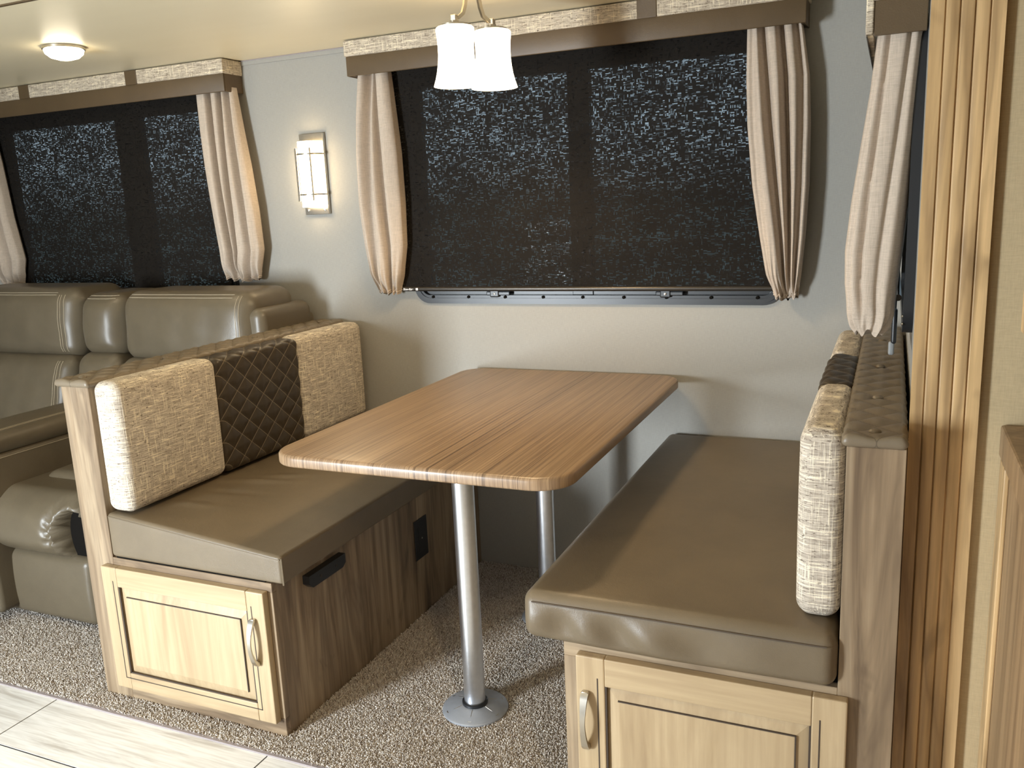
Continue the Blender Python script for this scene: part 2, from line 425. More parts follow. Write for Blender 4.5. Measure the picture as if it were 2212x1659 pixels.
# carpet
cb = tag(B().box(-2.6, -.001, -CY, 0, -.0012, .001).box(-.001, .6395, -CY, -D-.001, -.0012, .001).box(.6395, 1.441, -CY, 0, -.0012, .001).make('carpet', MT['backing']), 'taupe heathered cut-pile carpet under table and sofa', 'carpet', kind='stuff')
def pile(regions, sp, parent):
    P = []
    for x0, x1, y0, y1 in regions:
        nx, ny = int((x1-x0)/sp), int((y1-y0)/sp)
        X, Y = np.meshgrid(np.linspace(x0, x1, nx), np.linspace(y0, y1, ny))
        P.append(np.stack([X.ravel(), Y.ravel()], 1))
    P = np.concatenate(P); n = len(P); P += rng.uniform(-.5, .5, P.shape)*sp*1.1
    ang = rng.uniform(0, 2*PI, n); h = rng.uniform(.0045, .0085, n)
    lean = rng.normal(0, .0032, (n, 2)); wd = rng.uniform(.0016, .0028, n)
    V = np.empty((n, 6, 3)); 
    for k in range(3):
        a = ang+k*2*PI/3
        V[:, k, 0] = P[:, 0]+np.cos(a)*wd; V[:, k, 1] = P[:, 1]+np.sin(a)*wd; V[:, k, 2] = 0
        a = a+.9
        V[:, 3+k, 0] = P[:, 0]+lean[:, 0]+np.cos(a)*wd*.65; V[:, 3+k, 1] = P[:, 1]+lean[:, 1]+np.sin(a)*wd*.65; V[:, 3+k, 2] = h
    base = (np.arange(n)*6)[:, None, None]
    quads = np.array([[0, 1, 4, 3], [1, 2, 5, 4], [2, 0, 3, 5]])[None]+base
    tris = (np.array([[3, 4, 5]])[None]+base)
    me = bpy.data.meshes.new('carpet_pile')
    nv = n*6; nl = n*15; npoly = n*4
    me.vertices.add(nv); me.vertices.foreach_set('co', V.ravel())
    me.loops.add(nl); me.polygons.add(npoly)
    li = np.concatenate([quads.reshape(n, 12), tris.reshape(n, 3)], 1).ravel()
    st = (np.arange(n)[:, None]*15+np.array([0, 4, 8, 12])[None]).ravel()
    me.loops.foreach_set('vertex_index', li.astype(np.int32)); me.polygons.foreach_set('loop_start', st.astype(np.int32))
    me.update(calc_edges=True); me.validate()
    cols = np.array([(.64, .58, .51), (.80, .74, .67), (.50, .43, .37), (.31, .25, .205), (.88, .84, .78)])
    pick = rng.choice(5, n, p=[.40, .26, .20, .06, .08]); cc = cols[pick]*rng.uniform(.85, 1.12, (n, 1))
    ca = me.color_attributes.new('tint', 'FLOAT_COLOR', 'POINT')
    full = np.ones((nv, 4)); full[:, :3] = np.repeat(cc, 6, 0); ca.data.foreach_set('color', full.ravel())
    me.materials.append(MT['pile'])
    o = bpy.data.objects.new('carpet_pile', me); C.objects.link(o); o.parent = parent; o['kind'] = 'stuff'; return o
pile([(.642, 1.437, -CY+.004, -.003), (-.003, .642, -CY+.004, -D-.003), (-1.15, -.003, -CY+.004, -.86)], .0031, cb)

# fluted slide-out trim and kitchen edge on the right
def fluted(x0, x1, yf, yb, z0, z1):
    n = 201; pts = []
    for i in range(n):
        t = i/(n-1); x = x0+(x1-x0)*t
        u = t*5; f = u % 1; e_ = min(f, 1-f)
        d = .0016*math.sin(PI*f)**.7 if 1 <= u < 4 else 0
        if .5 < u < 4.5: d -= .0032*math.exp(-(e_/.045)**2)
        pts.append((x, yf-d))
    pts += [(x1, yb), (x0, yb)]
    return B().prism(pts, z0, z1)
tag(fixn(fluted(2.060, 2.165, -1.152, -1.136, 0, 1.985).make('trim_5', MT['hickory'])), kind='structure')
tag(B().box(2.0665, 2.12, -1.136, -1.09, 0, 1.985).make('trim_6', MT['hickory']), kind='structure')

def raised_door(th, x0, x1, z0, z1, y, name='door', flip=False, hx=None, hz=None, scale=1.0, mx=MT['maple_x'], mz=MT['maple'], rw=.06):
    """framed cabinet door on the plane y, front towards -y; returns the door part"""
    yf = y-.021
    d = B().box(x0+.001, x1-.001, yf+.011, y, z0+.001, z1-.001, .001, 1).make(name, mz, th)
    B().box(x0, x0+rw, yf, y, z0, z1, .003).make('stile', mz, d); B().box(x1-rw, x1, yf, y, z0, z1, .003).make('stile', mz, d)
    B().box(x0+rw, x1-rw, yf, y, z1-rw, z1, .002).make('rail', mx, d)
    B().box(x0+rw, x1-rw, yf, y, z0, z0+rw*.9, .002).make('rail', mx, d)
    a0, a1, c0, c1 = x0+rw, x1-rw, z0+rw*.9, z1-rw
    g = B()   # dark lines in the quirks
    g.box(a0-.016, a0-.0135, yf-.0006, yf+.001, c0-.016, c1+.016); g.box(a1+.0135, a1+.016, yf-.0006, yf+.001, c0-.016, c1+.016)
    g.box(a0-.016, a1+.016, yf-.0006, yf+.001, c0-.016, c0-.0135)
    g.box(a0, a0+.0035, yf+.002, yf+.006, c0, c1); g.box(a1-.0035, a1, yf+.002, yf+.006, c0, c1); g.box(a0, a1, yf+.002, yf+.006, c0, c0+.003)
    g.make('groove_line', MT['groove'], d)
    # bevelled raised panel
    e = .0265; V = []; 
    for (o_, yy) in ((0.003, yf+.010), (e, yf+.004), (e+.0005, yf+.0015), (e+.003, yf+.001)):
        V += [(a0+o_, yy, c0+o_), (a1-o_, yy, c0+o_), (a1-o_, yy, c1-o_), (a0+o_, yy, c1-o_)]
    Fc = []
    for j in range(3):
        for i in range(4):
            k = (i+1) % 4; Fc.append((j*4+i, j*4+k, j*4+4+k, j*4+4+i))
    Fc.append((12, 13, 14, 15)); Fc.append((3, 2, 1, 0))
    p = mesh('panel', V, Fc, mz, d)
    q = B(); e2 = e
    q.box(a0+e2, a1-e2, yf+.0008, yf+.004, c1-e2-.0016, c1-e2+.0008)
    q.box((a1-e2-.001), (a1-e2+.0014), yf+.0008, yf+.004, c0+e2, c1-e2)
    q.make('panel_line', MT['groove'], d)
    return d, yf
def bow_handle(parent, x, yf, zc, L=.125, wd=.014):
    prof = []; n = 18; V = []; Fc = []
    for i in range(n+1):
        t = i/n; z = zc-L/2+L*t; s = math.sin(PI*t); y = yf-.004-.022*s**.7
        wv = wd*(.62+.38*abs(2*t-1)**1.5)*.5*(1.15)
        th = .0022+.003*abs(2*t-1)**3
        V += [(x-wv, y-th, z), (x+wv, y-th, z), (x+wv, y+th, z), (x-wv, y+th, z)]
    for i in range(n):
        for k in range(4):
            Fc.append((i*4+k, i*4+(k+1) % 4, (i+1)*4+(k+1) % 4, (i+1)*4+k))
    Fc += [(3, 2, 1, 0), (n*4, n*4+1, n*4+2, n*4+3)]
    b = B().add(V, Fc)
    for z in (zc-L/2+.004, zc+L/2-.004): b.box(x-wd*.5, x+wd*.5, yf-.009, yf, z-.006, z+.006, .0015)
    return fixn(b.make('handle', MT['steel'], parent, True, 50))

def padded_cap(parent, x0, x1, y0, y1, z, b0, button_y):
    def fn(P, nn):
        top = np.clip(nn[:, 2], 0, 1)
        q = diamonds(P[:, 1]-y0, P[:, 0]-b0, .078, .069)
        edge = np.minimum(P[:, 1]-y0, 1)
        P = P.copy(); P[:, 2] += (q*.0055-.0015)*top
        P[:, 0] += nn[:, 0]*(q*.0035)*(1-top)
        for by in button_y:
            d = np.hypot(P[:, 0]-(x0+x1)/2, P[:, 1]-by); P[:, 2] -= .006*np.exp(-(d/.016)**2)*top
        return P
    V, Fc = rbox((x0, y0, z), (x1, y1, z+.019), .009, .0055, fn, 3)
    c = mesh('padded_cap', V, Fc, quilt_cap[b0], parent, True)
    for by in button_y:
        B().lathe([(.0001, .006), (.006, .0055), (.0095, .003), (.0105, 0), (.009, -.003)], ((x0+x1)/2, by, z+.0185), 20).make('button', MT['leather'], c, True)
    return c
def mk_quilt_world(name, w_, h_, a0, b0, wrap, line, loc, c=LC, lw=.035):
    # object coordinates are relative to the parent's location
    lx, ly, lz = loc
    return quilt(name, c, w_, h_, a0-ly, (b0-lx) if wrap == 0 else (b0-lz-wrap*lx), wrap, line, lw)
quilt_cap = {}

# ------------------------------------------------------------------ left dinette bench
LB = thing('dinette_bench', (.32, -.6, 0), 'left dinette bench, wood laminate cabinet with maple door, its back to the sofa', 'bench')
loc = (.32, -.6, 0)
quilt_cap[.05] = mk_quilt_world('quilted_cap_vinyl', .078, .069, -D-.012, .05, 0, (.10, .078, .052), loc, (.175, .138, .092), .04)
f = B(); f.box(0, .1003, -D, -D+.02, 0, HP, .001, 1); f.make('end_post', MT['laminate'], LB)
B().box(0, .018, -D+.02, -.002, 0, HP, .001, 1).make('back_panel', MT['laminate'], LB)
B().box(.0825, .1003, -D+.02, -.002, 0, HP, .001, 1).make('inner_panel', MT['laminate'], LB)
B().box(.1003, .6393, -D, -D+.018, .405, .43, .001, 1).make('front_rail', MT['laminate_x'], LB)
B().box(.1003, .6393, -D, -D+.018, 0, .055, .001, 1).make('front_rail', MT['laminate_x'], LB)
B().box(.61, .6393, -D, -D+.018, .055, .405, .001, 1).make('front_stile', MT['laminate'], LB)
B().box(.6213, .6385, -D+.018, -.002, 0, .43, .001, 1).make('side_panel', MT['laminate'], LB)
B().box(.1003, .6213, -D+.018, -.002, .40, .43).make('seat_board', MT['black'], LB)
d, yf = raised_door(LB, .072, .626, .048, .410, -D, rw=.055)
bow_handle(d, .590, yf, .275)
padded_cap(LB, -.012, .112, -D-.012, -.012, HP, .05, [-D+.03, -.85, -.45, -.08])
v = B().box(.6385, .6425, -.478, -.398, .200, .335, .0015).make('outlet', tag_m := MT['black'], LB); v['label'] = 'black outlet cover'
B().box(.6425, .6435, -.458, -.418, .225, .310, .0004, 1).make('outlet_face', MT['black'], v)
B().lathe([(.003, .0), (.003, .0015)], (.6435, -.438, .268), 10, 'x').make('screw', MT['steel'], v)
pts = [(-1.035, .362), (-.90, .362), (-.885, .372), (-.885, .398), (-1.05, .398), (-1.05, .375)]
v = fixn(B().prism(pts, .6385, .660, lambda a, b_, c: (c, a, b_)).make('bracket', MT['black'], LB)); v['label'] = 'black plastic bracket below cushion'
for yy in (-.93, -1.0): B().lathe([(.0045, 0), (.0045, .002)], (.659, yy, .38), 12, 'x').make('screw', MT['black_rail'], v)

# seat cushion
def seat_fn(xa, za, xb, zb, bot, seed, wr):
    def fn(P, nn):
        P = P.copy(); top_z = P[:, 2].max(); lo_z = P[:, 2].min()
        t = (P[:, 2]-lo_z)/(top_z-lo_z)
        zt = np.interp(P[:, 0], [xa, xb], [za, zb])
        P[:, 2] = bot+(zt-bot)*t
        up = np.clip(nn[:, 2], 0, 1)
        X, Y = P[:, 0], P[:, 1]
        if wr == 'left':
            for (cx, cy, ang, L, Wd, am) in [(.28, -.80, .5, .09, .012, .006), (.30, -.90, .3, .07, .010, -.004), (.33, -.72, .7, .07, .013, .004), (.27, -1.02, .25, .06, .012, .0035), (.26, -.55, .3, .08, .014, .004)]:
                u = (X-cx)*math.cos(ang)+(Y-cy)*math.sin(ang); v_ = -(X-cx)*math.sin(ang)+(Y-cy)*math.cos(ang)
                P[:, 2] += up*am*np.exp(-(u/L)**2-(v_/Wd)**2)
            P[:, 2] += up*.004*np.sin((X-.1)*6)*np.sin(Y*5)
        else:
            P[:, 2] += up*(.006*np.sin((X-1.36)/.6*PI)*np.sin(-Y/1.28*PI))
            fr = np.clip(-nn[:, 1], 0, 1); low = np.clip(1-t, 0, 1); tt = np.sin(PI*np.clip(t/.80, 0, 1))**1.3
            P[:, 1] -= fr*(.013*np.sin(46*(X+.55*P[:, 2])+2*np.sin(9*X))*tt*np.exp(-((X-1.62)/.17)**2)+.010*np.sin(34*(X-.8*P[:, 2]))*tt*np.exp(-((X-1.42)/.05)**2))
            P[:, 1] -= fr*.006*np.sin(PI*t)
            P[:, 2] -= low*.004*np.sin((X-1.36)*5.2)
        return P
    return fn
SL = thing('seat_cushion', (.39, -.6, .43), 'taupe leather seat cushion on the left bench, sharp seamed front corner, wrinkled near backrest', 'cushion')
V, Fc = rbox((.104, -D-.006, .432), (.682, -.006, .552), .012, .014, seat_fn(.10, .560, .68, .508, .434, 1, 'left'), 3)
c_ = mesh('cover', V, Fc, MT['leather'], SL, True)
b = B(); xs = np.linspace(.112, .678, 24)
b.tube([(x, -D-.0055, np.interp(x, [.10, .68], [.560, .508])-.008) for x in xs], .0016, 6)
b.tube([(.681, -D-.003, .503), (.683, -D-.005, .47), (.6825, -D-.004, .434)], .0028, 6)
b.make('seam', MT['leather'], SL, True)
B().box(.115, .62, -D+.001, -D+.02, .4305, .437).make('gap_shade', MT['sofa_dark'], SL)  # dark strip standing in for the shade in the gap below the cushion

# back cushion: two tweed panels and a quilted one
def back_cushion(name, label, xf, xb, facing, ys, loc, qn):
    t = thing(name, loc, label, 'cushion')
    lo, hi = min(xf, xb), max(xf, xb)
    for i in range(3):
        y0, y1 = ys[i], ys[i+1]
        q = (i == 1)
        def fn(P, nn):
            P = P.copy(); f_ = np.clip(nn[:, 0]*facing, 0, 1); up = np.clip(nn[:, 2], 0, 1)
            # ends of the whole cushion stay square, inner joins butt together
            if not q:
                s = np.sin(np.clip((P[:, 2]-.56)/.35, 0, 1)*PI)*np.sin(np.clip((P[:, 1]-y0)/(y1-y0), 0, 1)*PI)
                P[:, 0] += facing*f_*.006*s
            else:
                bq = P[:, 2]-facing*P[:, 0]
                dd = diamonds(P[:, 1]-y0, bq-b0q, .078, .069)
                P[:, 0] += facing*f_*(dd*.0060-.0030); P[:, 2] += up*(dd*.0060-.0030)
            return P
        b0q = .53-facing*xf
        e = -.004
        zt = .921 if i != 1 else .918
        zb_ = .552 if i < 2 else .540
        zb_ = .563
        V, Fc = rbox((lo, y0+(e if i else 0), zb_), (hi, y1-(e if i < 2 else 0), zt), .028 if not q else .022, .0055 if q else .02, fn, 5)
        if q: mat = mk_quilt_world(qn, .078, .069, y0, b0q, -facing, (.21, .165, .10), loc, (.042, .029, .015), .05)  # quilt colour deepened to hold the shade on this panel face
        else: mat = MT['tweed']
        o = mesh('tweed_panel' if not q else 'quilted_panel', V, Fc, mat, t, True)
        if q: o['label'] = 'brown diamond-quilted centre panel, darkened by painted shade'
    return t
back_cushion('back_cushion', 'left bench back cushion, oatmeal tweed with dark quilted centre, end facing camera sunlit white', .198, .108, 1,
             [-D-.002, -.802, -.412, -.022], (.15, -.6, .55), 'quilt_left')

# ------------------------------------------------------------------ right dinette bench
RB = thing('dinette_bench', (1.74, -.62, 0), 'right dinette bench, laminate cabinet nearest the camera beside fluted wood trim', 'bench')
loc = (1.74, -.62, 0)
x0, xp, x1 = 1.4415, 1.9638, 2.0567
quilt_cap[2.01] = mk_quilt_world('quilted_cap_vinyl_right', .078, .069, -D2-.008, 2.01, 0, (.10, .078, .052), loc, (.175, .138, .092), .04)
B().box(xp, x1, -D2, -D2+.02, 0, HP, .001, 1).make('end_post', MT['laminate'], RB)
B().box(xp, xp+.018, -D2+.02, -.002, 0, HP, .001, 1).make('inner_panel', MT['laminate'], RB)
B().box(x1-.018, x1, -D2+.02, -.002, 0, HP, .001, 1).make('back_panel', MT['laminate'], RB)
B().box(x0, xp, -D2, -D2+.018, .425, .455, .001, 1).make('front_rail', MT['laminate_x'], RB)
B().box(x0, xp, -D2, -D2+.018, 0, .06, .001, 1).make('front_rail', MT['laminate_x'], RB)
B().box(x0, x0+.04, -D2, -D2+.018, .06, .425, .001, 1).make('front_stile', MT['laminate'], RB)
B().box(x0, x0+.018, -D2+.018, -.002, 0, .455, .001, 1).make('side_panel', MT['laminate'], RB)
B().box(x0+.018, xp, -D2+.018, -.002, .42, .455).make('seat_board', MT['black'], RB)
d, yf = raised_door(RB, 1.4735, 1.9825, .06, .4415, -D2, rw=.060)
bow_handle(d, 1.494, yf, .303)
padded_cap(RB, 1.957, 2.0565, -D2-.008, -.012, HP, 2.01, [-D2+.035, -.95, -.62, -.25])
SR = thing('seat_cushion', (1.66, -.62, .455), 'wide taupe leather seat cushion on the right bench, puckered front overhanging the cabinet door', 'cushion')
V, Fc = rbox((1.362, -D2-.022, .456), (1.962, -.006, .556), .024, .013, seat_fn(1.36, .562, 1.96, .562, .459, 2, 'right'), 4)
mesh('cover', V, Fc, MT['leather'], SR, True)
b = B(); b.tube([(x, -D2-.0255-.002*math.sin((x-1.36)/.6*PI), .5445+.001*math.sin(9*x)) for x in np.linspace(1.385, 1.945, 30)], .0014, 6)
b.make('seam', MT['stitch_dark'], SR, True)
back_cushion('back_cushion', 'right bench back cushion seen end-on, oatmeal tweed with brown quilted centre', 1.884, 1.9615, -1,
             [-D2+.036, -.80, -.43, -.022], (1.92, -.6, .56), 'quilt_right')

# ------------------------------------------------------------------ table
TB = thing('dinette_table', (1.025, -.58, 0), 'zebra-grain wood laminate table on two aluminium tube legs', 'table')
def round_rect(x0, x1, y0, y1, r, n=10):
    P = []
    for cx, cy, a in ((x1-r, y1-r, 0), (x0+r, y1-r, PI/2), (x0+r, y0+r, PI), (x1-r, y0+r, 3*PI/2)):
        for i in range(n+1): t = a+PI/2*i/n; P.append((cx+r*math.cos(t), cy+r*math.sin(t)))
    return P
def slab(x0, x1, y0, y1, r, prof):
    V = []; Fc = []; n = None
    for ins, z in prof:
        P = round_rect(x0+ins, x1-ins, y0+ins, y1-ins, r-ins); n = len(P); V += [(a, b_, z) for a, b_ in P]
    for j in range(len(prof)-1):
        for i in range(n): k = (i+1) % n; Fc.append((j*n+i, j*n+k, (j+1)*n+k, (j+1)*n+i))
    Fc.append(tuple(range(n))[::-1]); Fc.append(tuple((len(prof)-1)*n+i for i in range(n)))
    return V, Fc
TZ = .7584; t_ = .029; rr = .009
prof = [(.006, TZ-t_)]+[(rr*(1-math.cos(a))*.6, TZ-t_+rr*.6-rr*.6*math.sin(a)) for a in (1.0, .5, 0)]+[(rr*(1-math.cos(a)), TZ-rr+rr*math.sin(a)) for a in (0, .4, .8, 1.2, PI/2)]
V, Fc = slab(.636, 1.414, -1.1447, -.0105, .085, prof)
mesh('tabletop', V, Fc, MT['table'], TB, True, 35)
for yy in (-.8925, -.3409):
    lg = B().lathe([(.0285, .012), (.0285, TZ-t_-.012)], (1.045, yy, 0), 40).make('leg', MT['alu'], TB, True)
    fg = B().lathe([(.0885, .0005), (.0885, .0045), (.086, .007), (.042, .016), (.036, .018), (.031, .018), (.031, .012)], (1.045, yy, .006), 56).make('floor_flange', MT['alu_plate'], TB, True)
    B().lathe([(.0345, .0), (.0345, .008), (.0315, .010), (.029, .010)], (1.045, yy, .0225), 40).make('collar', MT['black'], TB, True)
    for i in range(6):
        a = math.radians(-76+60*i); px, py = 1.045+.071*math.cos(a), yy+.071*math.sin(a)
        B().lathe([(.0085, -.002), (.0085, .0012), (.0065, .0016), (.0035, .0004)], (px, py, .0135), 16).make('screw', MT['steel'], fg, True)
        q = B(); ca, sa = math.cos(a), math.sin(a)
        q.tube([(1.045+r1*ca, yy+r1*sa, z1) for r1, z1 in ((.037, .0236), (.060, .0180))], .0007, 5); q.make('rib_line', MT['steel'], fg)
    B().lathe([(.031, 0), (.031, .02), (.06, .022), (.08, .026), (.08, .0285)], (1.045, yy, TZ-t_-.028), 40).make('top_flange', MT['alu_plate'], TB, True)

# ------------------------------------------------------------------ windows
def rr_pts(x0, x1, z0, z1, r, n=8): return round_rect(x0, x1, z0, z1, r, n)
def ring(x0, x1, z0, z1, r, wd, yA, yB, mp=lambda a, b_, c: (a, c, b_)):
    """rounded rectangular frame between depths yA (front) and yB"""
    o = rr_pts(x0, x1, z0, z1, r); i_ = rr_pts(x0+wd, x1-wd, z0+wd, z1-wd, max(r-wd, .01)); n = len(o)
    V = [mp(a, b_, yA) for a, b_ in o]+[mp(a, b_, yA) for a, b_ in i_]+[mp(a, b_, yB) for a, b_ in o]+[mp(a, b_, yB) for a, b_ in i_]
    Fc = []
    for k in range(n):
        l = (k+1) % n
        Fc += [(k, l, n+l, n+k), (2*n+k, 3*n+k, 3*n+l, 2*n+l), (k, 2*n+k, 2*n+l, l), (n+k, n+l, 3*n+l, 3*n+k)]
    return V, Fc
def window(name, W_, mull, glassx, gz, latches):
    x0, x1, z0, z1 = W_
    s = struct(name, (x0, 0, z0))
    V, Fc = ring(x0, x1, z0, z1, .06, .03, -.008, .045); fixn(mesh('window_frame', V, Fc, MT['black'], s, True, 30))
    V, Fc = ring(x0+.008, x1-.008, z0+.008, z1-.008, .055, .012, -.012, -.008); fixn(mesh('frame_bead', V, Fc, MT['black'], s, True, 30))
    V, Fc = ring(x0+.025, x1-.025, z0+.025, z1-.025, .05, .035, .008, .03); fixn(mesh('sash', V, Fc, MT['black'], s, True, 30))
    B().box(mull[0], mull[1], .004, .034, z0+.03, z1-.03, .002).make('mullion', MT['black'], s)
    for a, b_ in ((x0+.04, mull[0]), (mull[1], x1-.04)):
        B().box(a, b_, .016, .020, z0+.04, z1-.04).make('window_pane', MT['glass'], s)
    k = int((x1-x0-.1)/.1425)
    for i in range(k+1):
        B().lathe([(.0001, -.0028), (.0045, -.0024), (.0055, 0)], (x0+.075+i*.1425, -.0115, z0+.024), 12, 'y').make('screw', MT['sofa_dark'], s, True)
    for lx in latches:
        l = B(); l.box(lx-.045, lx+.045, -.016, -.008, z0+.030, z0+.044, .003); l.box(lx-.03, lx+.005, -.019, -.012, z0+.024, z0+.050, .004)
        l.make('latch', MT['black'], s)
        B().lathe([(.0001, -.003), (.004, -.002), (.004, 0)], (lx-.012, -.019, z0+.036), 12, 'y').make('latch_screw', MT['steel'], s, True)
    return s
window('window_1', W1, (1.035, 1.108), None, None, (.765, 1.37))
window('window_2', W2, (-.955, -.815), None, None, ())

def blind(label, x0, x1, z0, ztop, text=True):
    t = thing('roller_shade', ((x0+x1)/2, -.035, z0), label, 'window shade', None)
    nx = 24
    V = []; Fc = []
    for i in range(nx+1):
        x = x0+(x1-x0)*i/nx
        for z in (z0+.006, (z0+ztop)/2, ztop): V.append((x, -.022-.001*math.sin(i*1.7), z))
    for i in range(nx):
        for j in range(2): Fc.append((i*3+j, (i+1)*3+j, (i+1)*3+j+1, i*3+j+1))
    mesh('fabric', V, Fc, MT['blind'], t, True)
    B().tube([(x0-.004, -.0225, z0+.004), (x1+.004, -.0225, z0+.004)], .0085, 16).make('bottom_rail', MT['black_rail'], t, True, 60)
    B().tube([(x0, -.026, ztop+.03), (x1, -.026, ztop+.03)], .018, 16).make('roller', MT['black'], t, True)
    return t
b1 = blind('black woven shade drawn down over the window behind the table', .385, 1.69, 1.038, 1.80)
cu = bpy.data.curves.new('rail_print', 'FONT'); cu.body = 'Slow-Rise'; cu.size = .0105; cu.shear = .25; cu.offset = .0004; cu.extrude = .0002
cu.materials.append(MT['white'])
tmp = bpy.data.objects.new('rail_print', cu); C.objects.link(tmp)
dg = bpy.context.evaluated_depsgraph_get(); me = bpy.data.meshes.new_from_object(tmp.evaluated_get(dg))
bpy.data.objects.remove(tmp)
o = bpy.data.objects.new('rail_print', me); C.objects.link(o); o.parent = b1
o.rotation_euler = (PI/2, 0, 0); o.location = (.394-b1.location.x, -.0323-b1.location.y, 1.0385-b1.location.z); o['label'] = 'small white lettering on the bottom rail'
B().box(.4465, .456, -.0320, -.0312, 1.0375, 1.0465, .0004, 1).make('rail_mark', MT['white'], b1)
blind('black woven shade drawn down over the window behind the sofa', -1.63, -.405, 1.038, 1.80)

# ------------------------------------------------------------------ valances
def valance(label, x0, x1, straps):
    t = thing('valance', ((x0+x1)/2, -.05, 1.785), label, 'valance', 'box valances with tweed tops')
    zb, zm, zt = 1.785, 1.846, CZ-.003; y = -.100
    b = B(); b.box(x0+.002, x1-.002, y, y+.012, zb, zt-.002, .001, 1); b.box(x0+.002, x0+.014, y+.012, -.003, zb, zt-.002); b.box(x1-.014, x1-.002, y+.012, -.003, zb, zt-.002); b.make('board', MT['leather_flat'], t)
    V, Fc = rbox((x0-.004, y-.004, zb-.003), (x1+.004, -.002, zm+.004), .004, .2, None, 2)
    # leather band wraps three sides
    b = B(); b.box(x0-.003, x1+.003, y-.005, y, zb-.003, zm+.003, .003); b.box(x0-.003, x0+.002, y, -.002, zb-.003, zm+.003, .002); b.box(x1-.002, x1+.003, y, -.002, zb-.003, zm+.003, .002)
    b.make('leather_band', MT['leather_flat'], t, True, 50)
    b = B(); b.box(x0-.007, x1+.007, y-.010, y-.001, zm, zt, .004); b.box(x0-.007, x0+.002, y-.004, -.002, zm, zt, .004); b.box(x1-.002, x1+.007, y-.004, -.002, zm, zt, .004)
    b.make('tweed_band', MT['tweed_pale'], t, True, 50)
    for s in straps: B().box(s-.030, s+.030, y-.0125, y-.008, zm-.001, zt, .002).make('strap', MT['leather_flat'], t)
    return t
valance('box valance over the table window, oatmeal tweed above a taupe band', .276, 1.774, (.72, 1.331))
valance('box valance over the sofa window, oatmeal tweed above a taupe band', -1.755, -.268, (-1.314, -.713))

# ------------------------------------------------------------------ curtains
def curtain(label, edges, folds, zt, zb, y0=-.034, depth=.062, axis='y', grp='tie-bottom linen curtains', seed=0, sgn=-1):
    """edges: list of (z, left, right); folds: list of (position 0-1, width, amount)"""
    r = np.random.default_rng(seed); nu, nv = 110, 70
    E = np.array(sorted(edges)); V = []; Fc = []
    for j in range(nv+1):
        tz = j/nv; tz = 1-(1-tz)**1.3 if False else tz
        z = zb+(zt-zb)*(tz**1.25)
        L = np.interp(z, E[:, 0], E[:, 1]); Rr = np.interp(z, E[:, 0], E[:, 2])
        g = math.exp(-((z-zb)/.035)**2)            # gathered hem
        g2 = math.exp(-((z-zb)/.10)**2)
        for i in range(nu+1):
            u = i/nu
            x = L+(Rr-L)*u
            body = (max(0, 1-(2*u-1)**4))**.5
            d = depth*(.45+.55*body)*(.82+.25*math.sin(PI*min(1, (zt-z)/(zt-zb)*1.05))) if 0 < u < 1 else 0
            if u in (0, 1): d = .01
            fo = 0
            for (c, wd, am, sl) in folds:
                cc = c+sl*(z-(zt+zb)/2)
                fo += am*math.exp(-((u-cc)/wd)**2)
            ph = seed*1.7
            rip = .0018*math.sin(u*23+ph+3*z)*math.sin(z*7+ph)
            pl = .012*g*math.sin(u*PI*11+ph)+.004*g2*math.sin(u*PI*17+ph)
            dd = max(.004, d-fo*(1-.5*g)-g*depth*.45+rip+pl)
            zz = z+.006*g*math.sin(u*PI*9+ph*2)-.012*g2*(1-abs(2*u-1))*.6
            if axis == 'y': V.append((x, y0-dd, zz))
            else: V.append((y0-dd, x, zz))
    for j in range(nv):
        for i in range(nu): a = j*(nu+1)+i; Fc.append((a, a+1, a+nu+2, a+nu+1))
    # closed hem and back sheet
    n0 = len(V)
    for j in range(nv+1):
        a = V[j*(nu+1)]; b_ = V[j*(nu+1)+nu]
        if axis == 'y': V.append((a[0]+.003, y0-.003, a[2])); V.append((b_[0]-.003, y0-.003, b_[2]))
        else: V.append((y0-.003, a[1]+.003, a[2])); V.append((y0-.003, b_[1]-.003, b_[2]))
    for j in range(nv):
        Fc.append((n0+2*j, n0+2*j+1, n0+2*j+3, n0+2*j+2))
        a = j*(nu+1); Fc.append((n0+2*j, n0+2*j+2, a+nu+1, a)); a += nu; Fc.append((n0+2*j+1, a, a+nu+1, n0+2*j+3))
    Fc.append(tuple([n0, n0+1]+[nu-i for i in range(nu+1)]))
    Vn = np.array(V); c = Vn.mean(0)
    t = thing('curtain', (float(c[0]), float(c[1]), zb), label, 'curtain', grp)
    o = fixn(mesh('drape', V, Fc, MT['curtain'], t, True, 70))
    h = []
    for i in range(0, nu+1, 2):
        p = V[2*(nu+1)+i]; h.append(p)
    B().tube(h, .0025, 6).make('hem', MT['curtain'], t, True)
    return t
curtain('narrow linen curtain at the left side of the table window', [(1.04, .300, .392), (1.10, .275, .412), (1.2, .262, .432), (1.35, .252, .437), (1.52, .256, .435), (1.65, .266, .425), (1.80, .285, .413)],
        [(.30, .10, .045, .25), (.62, .07, .042, -.12), (.05, .05, .02, 0)], 1.80, 1.033, seed=1)
curtain('broad linen curtain at the right side of the table window, deep centre fold', [(1.03, 1.695, 1.768), (1.09, 1.674, 1.776), (1.2, 1.655, 1.785), (1.35, 1.632, 1.792), (1.52, 1.616, 1.791), (1.65, 1.611, 1.785), (1.80, 1.611, 1.762)],
        [(.40, .065, .050, -.30), (.64, .055, .062, -.05), (.86, .05, .03, .1), (.12, .06, .012, 0)], 1.80, 1.018, seed=2)
